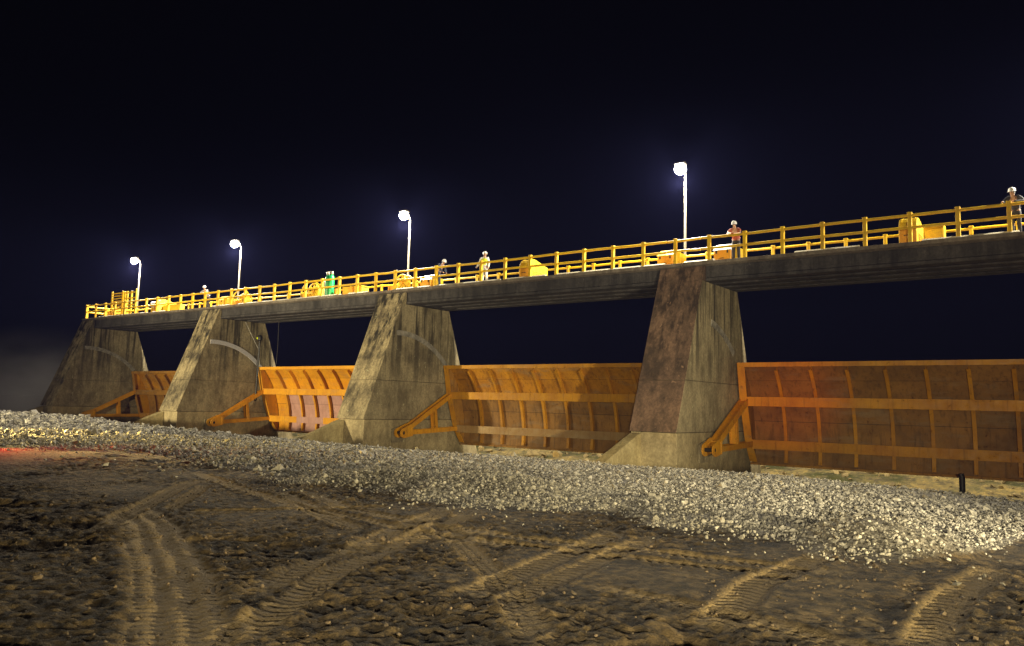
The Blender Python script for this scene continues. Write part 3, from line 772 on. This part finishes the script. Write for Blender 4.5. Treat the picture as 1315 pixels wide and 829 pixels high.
MB().box(-.2, .2, -.2, .2, 0, .04).build('prop_foot', M['dark_steel'], t)

# ------------------------------------------------------------------ ground
def vnoise(x, y, seed):
    xi = np.floor(x).astype(np.int64); yi = np.floor(y).astype(np.int64); fx = x-xi; fy = y-yi
    u = fx*fx*fx*(fx*(fx*6-15)+10); v = fy*fy*fy*(fy*(fy*6-15)+10)
    def h(a, b):
        n = (a*374761393+b*668265263+seed*1442695041) & 0xffffffff
        n = ((n ^ (n >> 13))*1274126177) & 0xffffffff
        return ((n ^ (n >> 16)) & 0xffff)/65535.
    return (h(xi, yi)*(1-u)+h(xi+1, yi)*u)*(1-v)+(h(xi, yi+1)*(1-u)+h(xi+1, yi+1)*u)*v
def fbm(x, y, seed, octv=4, gain=.5):
    s = 0; a = 1; tot = 0
    for k in range(octv):
        s = s+a*vnoise(x*2**k+13.7*k, y*2**k+7.1*k, seed+k); tot += a; a *= gain
    return s/tot-.5
CX = np.array([-120, -70, -57, -47, -38.7, -28, -22, -18, -10.7, -7.3, -4.4, -1.6, 5, 30])
CZ = np.array([.58, .60, .54, .51, .22, .04, -.03, -.01, .0, .0, -.07, -.19, -.35, -.5])
TRACKS = [([(-12.33, 6.57), (-10.5, 6.0), (-9.1, 5.3), (-7.6, 4.6), (-6.9, 4.22), (-5.2, 3.25), (-3.5, 2.0)], .36, 1),
          ([(-10.4, 5.0), (-11.82, 6.45), (-13.4, 7.9), (-14.7, 9.1), (-15.4, 10.2)], .16, 1), ([(-11.6, 6.9), (-12.9, 8.1), (-14.4, 9.3)], .12, 1),
          ([(-17.2, 10.75), (-15.61, 10.19), (-13.3, 9.4), (-11.08, 8.72), (-8.0, 7.6)], .16, 1),
          ([(-8.3, 10.4), (-7.75, 9.0), (-7.26, 7.56), (-6.51, 5.87), (-5.77, 4.68), (-4.9, 3.2)], .18, 2),
          ([(-9.0, 10.6), (-8.44, 9.47), (-7.70, 7.6), (-6.95, 5.8), (-6.2, 4.5)], .17, 2),
          ([(-8.0, 9.0), (-6.33, 7.69), (-4.7, 6.31), (-3.4, 5.0)], .16, 1),
          ([(-4.7, 5.6), (-4.97, 6.8), (-5.29, 8.34), (-5.5, 10.0)], .18, 2), ([(-4.25, 5.6), (-4.5, 6.8), (-4.8, 8.3), (-5.0, 10.0)], .15, 2),
          ([(-2.6, 6.2), (-2.95, 8.19), (-2.85, 9.7), (-2.5, 11.0)], .18, 2),
          ([(-4.2, 6.9), (-2.66, 6.8), (-1.4, 6.5), (0, 6.2)], .15, 1), ([(-1.2, 6.8), (-1.3, 8.6), (-1.1, 11.0)], .18, 2),
          
          ([(-12.5, 10.2), (-9.8, 8.9), (-7.2, 8.6), (-4.6, 9.0), (-2.0, 9.3)], .17, 2), ([(-12.6, 9.7), (-9.9, 8.45), (-7.2, 8.15), (-4.7, 8.5), (-2.0, 8.8)], .14, 2),
           ([(-9.5, 9.8), (-10.6, 8.0), (-11.3, 6.9)], .15, 2)]
def track_fields(X, Y):
    hgt = np.zeros_like(X); msk = np.zeros_like(X)
    for pts, hw, kind in TRACKS:
        P = np.array(pts, float)
        # smooth the polyline
        tt = np.linspace(0, len(P)-1, 14*(len(P)-1)+1); Q = np.stack([np.interp(tt, range(len(P)), P[:, k]) for k in (0, 1)], 1)
        for _ in range(8): Q[1:-1] = (Q[:-2]+Q[2:]+2*Q[1:-1])/4
        lo = Q.min(0)-1; hi = Q.max(0)+1
        sel = np.where((X > lo[0]) & (X < hi[0]) & (Y > lo[1]) & (Y < hi[1]))
        x = X[sel]; y = Y[sel]; best = np.full(x.shape, 9.); arc = np.zeros(x.shape); sgn = np.zeros(x.shape); L = 0; frac = np.zeros(x.shape)
        tot = np.linalg.norm(np.diff(Q, axis=0), axis=1).sum()
        for k in range(len(Q)-1):
            a, b = Q[k], Q[k+1]; d = b-a; ln = np.hypot(*d)+1e-9; d = d/ln
            t = np.clip((x-a[0])*d[0]+(y-a[1])*d[1], 0, ln); dx = x-a[0]-t*d[0]; dy = y-a[1]-t*d[1]; dd = np.hypot(dx, dy)
            w = dd < best
            best[w] = dd[w]; arc[w] = (L+t)[w]; sgn[w] = (dx*d[1]-dy*d[0])[w]; frac[w] = ((L+t)/tot)[w]; L += ln
        u = sgn/hw
        inside = 1/(1+np.exp((np.abs(u)-1)*16))
        fade = np.clip(frac/.12, 0, 1)*np.clip((1-frac)/.12, 0, 1)*np.clip(.45+1.3*(fbm(x*.9, y*.9, 31, 3)+.5), .3, 1)
        lug = np.sin(2*np.pi*(arc/.135+ (np.abs(u)*.8 if kind == 2 else 0)))
        groove = np.cos(u*np.pi*3)
        prof = -.032*inside+.014*np.exp(-((np.abs(u)-1.25)/.22)**2)
        tread = (.013*lug if kind == 2 else .006*lug+.012*groove)*inside
        hgt[sel] += (prof+tread)*fade; msk[sel] = np.maximum(msk[sel], inside*fade)
    return hgt, msk
def gravel_edge(X):
    e = np.interp(X, [-120, -60, -27.7, -24.2, -18.1, -12.8, -11.4, -8.2, -6.0, -4.5, -2.9, -2.0, -1.5, -1.06, 0, 4], [10, 10, 10.9, 13.0, 11.4, 10.6, 10.75, 10.4, 11.0, 10.4, 10.05, 10.05, 10.9, 13.6, 15.5, 17])
    return e+.9*fbm(X*.8, X*0+3.3, 5, 4)
def gravel_mask(X, Y):
    e = gravel_edge(X)+.8*fbm(X*1.1, Y*1.1, 8, 3)
    return np.clip((Y-e)/1.1+.55*fbm(X*2.2, Y*2.2, 12, 3), 0, 1)
def base_h(X, Y):
    cz = np.interp(X, CX, CZ)
    s = np.clip((Y-10)/11.5, 0, 1); s = s*s*(3-2*s)
    h = cz*s+.16*fbm(X*.16, Y*.16, 2, 2)*np.clip((18-Y)/8, 0, 1)
    g = gravel_mask(X, Y)
    h = h+g*(.05+.22*np.clip(fbm(X*.33, Y*.5, 61, 3), 0, 1)*np.clip((17-Y)/4, 0, 1)+.06*fbm(X*.9, Y*.9, 62, 3))
    for mx, my, sx, sy, mh in ((-9.6, 12.3, 1.7, .85, .36), (-12.6, 12.2, 1.5, .8, .24), (-2.5, 11.6, .8, .6, .30), (-5.6, 12.4, 1.2, .7, .16)):
        h = h+g*mh*np.exp(-((X-mx)/sx)**2-((Y-my)/sy)**2)
    h = h-g*.10*np.clip((Y-16)/5, 0, 1)
    d = np.clip((Y-22.3-.5*fbm(X*.3, X*0, 9, 3)), 0, 9)
    return h-.55*d
def ground_h(X, Y):
    th, tm = track_fields(X, Y)
    g = gravel_mask(X, Y)
    rough = np.clip(1-tm*.85, 0, 1)*(1-g)*np.clip(.75+2.6*fbm(X*.38, Y*.38, 41, 3), .2, 1.5)
    clod = fbm(X*2.6, Y*2.6, 21, 4, .6); ridge = np.abs(fbm(X*5.5, Y*5.5, 23, 3, .6))
    fine = fbm(X*13, Y*13, 25, 2)
    pits = np.clip(fbm(X*1.1, Y*1.1, 27, 4)-.10, 0, 1)
    h = base_h(X, Y)+rough*(.055*clod-.065*ridge+.05*fine+.026*fbm(X*27, Y*27, 35, 1)-.34*pits)+th*(1-g)+.05*fbm(X*.7, Y*.7, 29, 3)*(1-g)
    return h, tm*(1-g), g
def axis(a, b, c, d, fine, grow, big):
    """fine spacing in [b, c], growing outwards to a and d"""
    mid = list(np.arange(b, c, fine)); s = fine; x = c; hi = []
    while x < d: hi.append(x); s = min(s*grow, big); x += s
    hi.append(d); s = fine; x = b; lo = []
    while x > a: s = min(s*grow, big); x -= s; lo.append(max(x, a))
    return np.array(sorted(lo)+mid+hi)
def grid_mesh(name, xs, ys, H, attrs, mat):
    nx, ny = len(xs), len(ys); X, Y = np.meshgrid(xs, ys, indexing='ij')
    co = np.stack([X, Y, H], -1).reshape(-1, 3)
    idx = np.arange(nx*ny).reshape(nx, ny)
    q = np.stack([idx[:-1, :-1], idx[1:, :-1], idx[1:, 1:], idx[:-1, 1:]], -1).reshape(-1, 4)
    return poly_mesh(name, co, q, attrs, mat, True)
def poly_mesh(name, co, faces, attrs, mat, smooth):
    me = bpy.data.meshes.new(name); k = faces.shape[1]
    me.vertices.add(len(co)); me.vertices.foreach_set('co', co.astype(np.float32).ravel())
    me.loops.add(faces.size); me.loops.foreach_set('vertex_index', faces.astype(np.int32).ravel())
    me.polygons.add(len(faces)); me.polygons.foreach_set('loop_start', np.arange(0, faces.size, k, dtype=np.int32))
    me.polygons.foreach_set('use_smooth', np.full(len(faces), smooth))
    for n, a in attrs.items():
        at = me.attributes.new(n, 'FLOAT', 'POINT'); at.data.foreach_set('value', a.astype(np.float32).ravel())
    me.update(calc_edges=True); me.validate(); me.materials.append(mat)
    return me
xs = axis(-130, -14.5, 1.2, 60, .036, 1.014, 1.2); ys = axis(-40, 2.6, 11.2, 29, .036, 1.03, .35)
GX, GY = np.meshgrid(xs, ys, indexing='ij')
H, TM, GM = ground_h(GX, GY)
o = link('ground', grid_mesh('ground', xs, ys, H, {'track': TM, 'gravel': GM}, M['dirt'])); tag(o, kind='structure')

# gravel: angular stones on the bank (nobody could count them)
def ico():
    p = (1+5**.5)/2
    v = np.array([(-1,p,0),(1,p,0),(-1,-p,0),(1,-p,0),(0,-1,p),(0,1,p),(0,-1,-p),(0,1,-p),(p,0,-1),(p,0,1),(-p,0,-1),(-p,0,1)], float)
    f = np.array([(0,11,5),(0,5,1),(0,1,7),(0,7,10),(0,10,11),(1,5,9),(5,11,4),(11,10,2),(10,7,6),(7,1,8),(3,9,4),(3,4,2),(3,2,6),(3,6,8),(3,8,9),(4,9,5),(2,4,11),(6,2,10),(8,6,7),(9,8,1)])
    return v/np.linalg.norm(v[0]), f
OCT = (np.array([(1,0,0),(0,1,0),(-1,0,0),(0,-1,0),(0,0,1),(0,0,-1)], float), np.array([(0,1,4),(1,2,4),(2,3,4),(3,0,4),(1,0,5),(2,1,5),(3,2,5),(0,3,5)]))
def stones(name, x, y, z, size, mat, flat=.6, squash=(.7, 1.3), shape=None):
    n = len(x); v, f = shape or ico(); nv = len(v)
    var = v[None]*(1+RNG.uniform(-.30, .22, (24, nv, 1)))+RNG.normal(0, .09, (24, nv, 3))
    V = var[RNG.integers(0, 24, n)]
    sc = RNG.uniform(*squash, (n, 1, 3)); sc[:, :, 2] *= flat
    V = V*sc*size[:, None, None]/2
    q = RNG.normal(size=(n, 4)); q[:, 1:3] *= .35; q /= np.linalg.norm(q, axis=1, keepdims=True)
    w, a, b, c = q.T
    Rm = np.stack([np.stack([1-2*(b*b+c*c), 2*(a*b-w*c), 2*(a*c+w*b)], -1), np.stack([2*(a*b+w*c), 1-2*(a*a+c*c), 2*(b*c-w*a)], -1), np.stack([2*(a*c-w*b), 2*(b*c+w*a), 1-2*(a*a+b*b)], -1)], 1)
    V = np.einsum('nij,nkj->nki', Rm, V)+np.stack([x, y, z], -1)[:, None]
    F = (f[None]+nv*np.arange(n)[:, None, None]).reshape(-1, 3)
    tone = np.repeat(np.clip(RNG.beta(1.6, 2.2, n), 0, 1), nv)
    return link(name, poly_mesh(name, V.reshape(-1, 3), F, {'tone': tone}, mat, False))
def scatter(n, xr, yr):
    return RNG.uniform(*xr, n), RNG.uniform(*yr, n)
for part, (n, xr, yr, shp, med) in enumerate(((68000, (-15, 3), (9.4, 16), None, .032), (52000, (-17, 3), (16, 23.6), OCT, .046), (44000, (-32, -15), (9.5, 23.6), OCT, .062), (16000, (-75, -32), (10, 23.8), OCT, .12))):
    gx, gy = scatter(n, xr, yr)
    mk = gravel_mask(gx, gy); keep = (RNG.uniform(0, 1, n) < np.clip(mk*np.clip(.85+2.2*fbm(gx*.55, gy*.8, 83, 4), .25, 1), .012, 1)) & (gx < gy*.12+.6)
    gx, gy, mk = gx[keep], gy[keep], mk[keep]
    sz = RNG.lognormal(math.log(med), .42, len(gx))*np.where(RNG.uniform(0, 1, len(gx)) < .02, 1.7, 1)
    gz = base_h(gx, gy)+sz*.14+RNG.uniform(0, .035, len(gx))*mk
    tag(stones('gravel', gx, gy, gz, sz, M['gravel'], .62, shape=shp), ['pale crushed stone gravel on the bank nearest the camera', 'gravel crest below the two nearest piers', 'gravel bank below the pink-panelled gate', 'gravel bank running off to the far left'][part], 'gravel', kind='stuff')
cx_, cy_ = scatter(9000, (-16, 1.5), (2.4, 12))
keep = (gravel_mask(cx_, cy_) < .3) & (cx_ < cy_*.12+.3) & (fbm(cx_*.7, cy_*.7, 77, 3)+RNG.uniform(-.25, .25, len(cx_)) > .02)
cx_, cy_ = cx_[keep], cy_[keep]
sz = RNG.lognormal(math.log(.020), .5, len(cx_)); sz = np.clip(sz, .008, .09)
hz, tm_, g_ = ground_h(cx_, cy_)
tag(stones('dirt_clods', cx_, cy_, hz+sz*.15, sz, M['clod'], .7), 'brown clods and pebbles lying on the churned dirt', 'clods', kind='stuff')

# river bed, sill and upstream rocks
bx = axis(-900, -75, 16, 900, .35, 1.06, 60); by_ = axis(24, 36, 50, 1500, .35, 1.06, 80)
BX, BY = np.meshgrid(bx, by_, indexing='ij')
def bed_h(x, y):
    up = np.clip((y-37.2)/7, 0, 1)
    return -1.75+up*(1.15+.5*fbm(x*.15, y*.15, 90, 3))+np.clip((y-37.4)/1.5, 0, 1)*.22*(fbm(x*.7, y*.7, 92, 4)+.1)+.03*fbm(x*1.3, y*1.3, 94, 2)
o = link('riverbed', grid_mesh('riverbed', bx, by_, bed_h(BX, BY), {}, M['bed'])); tag(o, kind='structure')
for k in range(4):
    a = PIERX[k]+PW; b = PIERX[k+1]
    o = MB().prism([(32.5, -1.9), (32.5, -1.66), (36.9, -1.64), (37.1, -1.56), (37.5, -1.55), (37.5, -1.9)], a, b).build('gate_sill', M['sill'], bevel=.02); tag(o, kind='structure')
ux, uy = scatter(1400, (-70, 12), (38.0, 56))
sz = RNG.lognormal(math.log(.30), .45, len(ux))
tag(stones('upstream_rocks', ux, uy, bed_h(ux, uy)+sz*.1, sz, M['rock'], .6), 'yellow-lit loose rocks on the river bed beyond the gates', 'rocks', kind='stuff')
t = tag(MB().prism([(0, 0), (.22, .02), (.26, .14), (.12, .22), (-.03, .15)], 0, .2, 'y').build('broken_block', M['rock'], bevel=.015, loc=(-14.75, 22.2, .04)),
        'small broken block with a pale top lying on the gravel beside the training wall', 'rubble')

# ------------------------------------------------------------------ blue volume added to imitate lens glow round the lamps
hm = bpy.data.materials.new('glow_haze_air'); hm.use_nodes = True; hn = hm.node_tree
for n in list(hn.nodes):
    if n.type == 'BSDF_PRINCIPLED': hn.nodes.remove(n)
hv = hn.nodes.new('ShaderNodeVolumePrincipled'); hv.inputs['Color'].default_value = (.19, .21, .72, 1); hv.inputs['Density'].default_value = .00026
hn.links.new(hv.outputs[0], next(n for n in hn.nodes if n.type == 'OUTPUT_MATERIAL').inputs['Volume'])
o = MB().box(-150, 70, -60, 110, -9, 15.5).build('glow_haze', hm); tag(o, kind='stuff')

# low bank of grey mist beyond the far left pier
sm = bpy.data.materials.new('mist_air'); sm.use_nodes = True; sn = sm.node_tree
for n in list(sn.nodes):
    if n.type == 'BSDF_PRINCIPLED': sn.nodes.remove(n)
sv = sn.nodes.new('ShaderNodeVolumePrincipled'); sv.inputs['Color'].default_value = (.85, .80, .74, 1); sv.inputs['Density'].default_value = .02
tc = sn.nodes.new('ShaderNodeTexCoord'); gt = sn.nodes.new('ShaderNodeTexGradient', ); gt.gradient_type = 'SPHERICAL'
sn.links.new(tc.outputs['Object'], gt.inputs['Vector'])
nz = sn.nodes.new('ShaderNodeTexNoise'); nz.inputs['Scale'].default_value = 2.2; nz.inputs['Detail'].default_value = 5
sn.links.new(tc.outputs['Object'], nz.inputs['Vector'])
m1 = sn.nodes.new('ShaderNodeMath'); m1.operation = 'POWER'; sn.links.new(gt.outputs['Fac'], m1.inputs[0]); m1.inputs[1].default_value = 1.4
r1 = sn.nodes.new('ShaderNodeMapRange'); sn.links.new(nz.outputs['Fac'], r1.inputs[0]); r1.inputs[1].default_value = .32; r1.inputs[2].default_value = .70; r1.inputs[3].default_value = 0.; r1.inputs[4].default_value = .075
m2 = sn.nodes.new('ShaderNodeMath'); m2.operation = 'MULTIPLY'; sn.links.new(m1.outputs[0], m2.inputs[0]); sn.links.new(r1.outputs[0], m2.inputs[1])
sn.links.new(m2.outputs[0], sv.inputs['Density'])
sn.links.new(sv.outputs[0], next(n for n in sn.nodes if n.type == 'OUTPUT_MATERIAL').inputs['Volume'])
bm = bmesh.new()
bmesh.ops.create_icosphere(bm, subdivisions=4, radius=1)
me = bpy.data.meshes.new('mist_bank'); bm.to_mesh(me); bm.free(); me.materials.append(sm); me.shade_smooth()
so = link('mist_bank', me, loc=(-100, 41, 1.0)); so.scale = (22, 12, 9)
tag(so, 'thin grey mist drifting left of the far left pier', 'mist_bank', kind='stuff')
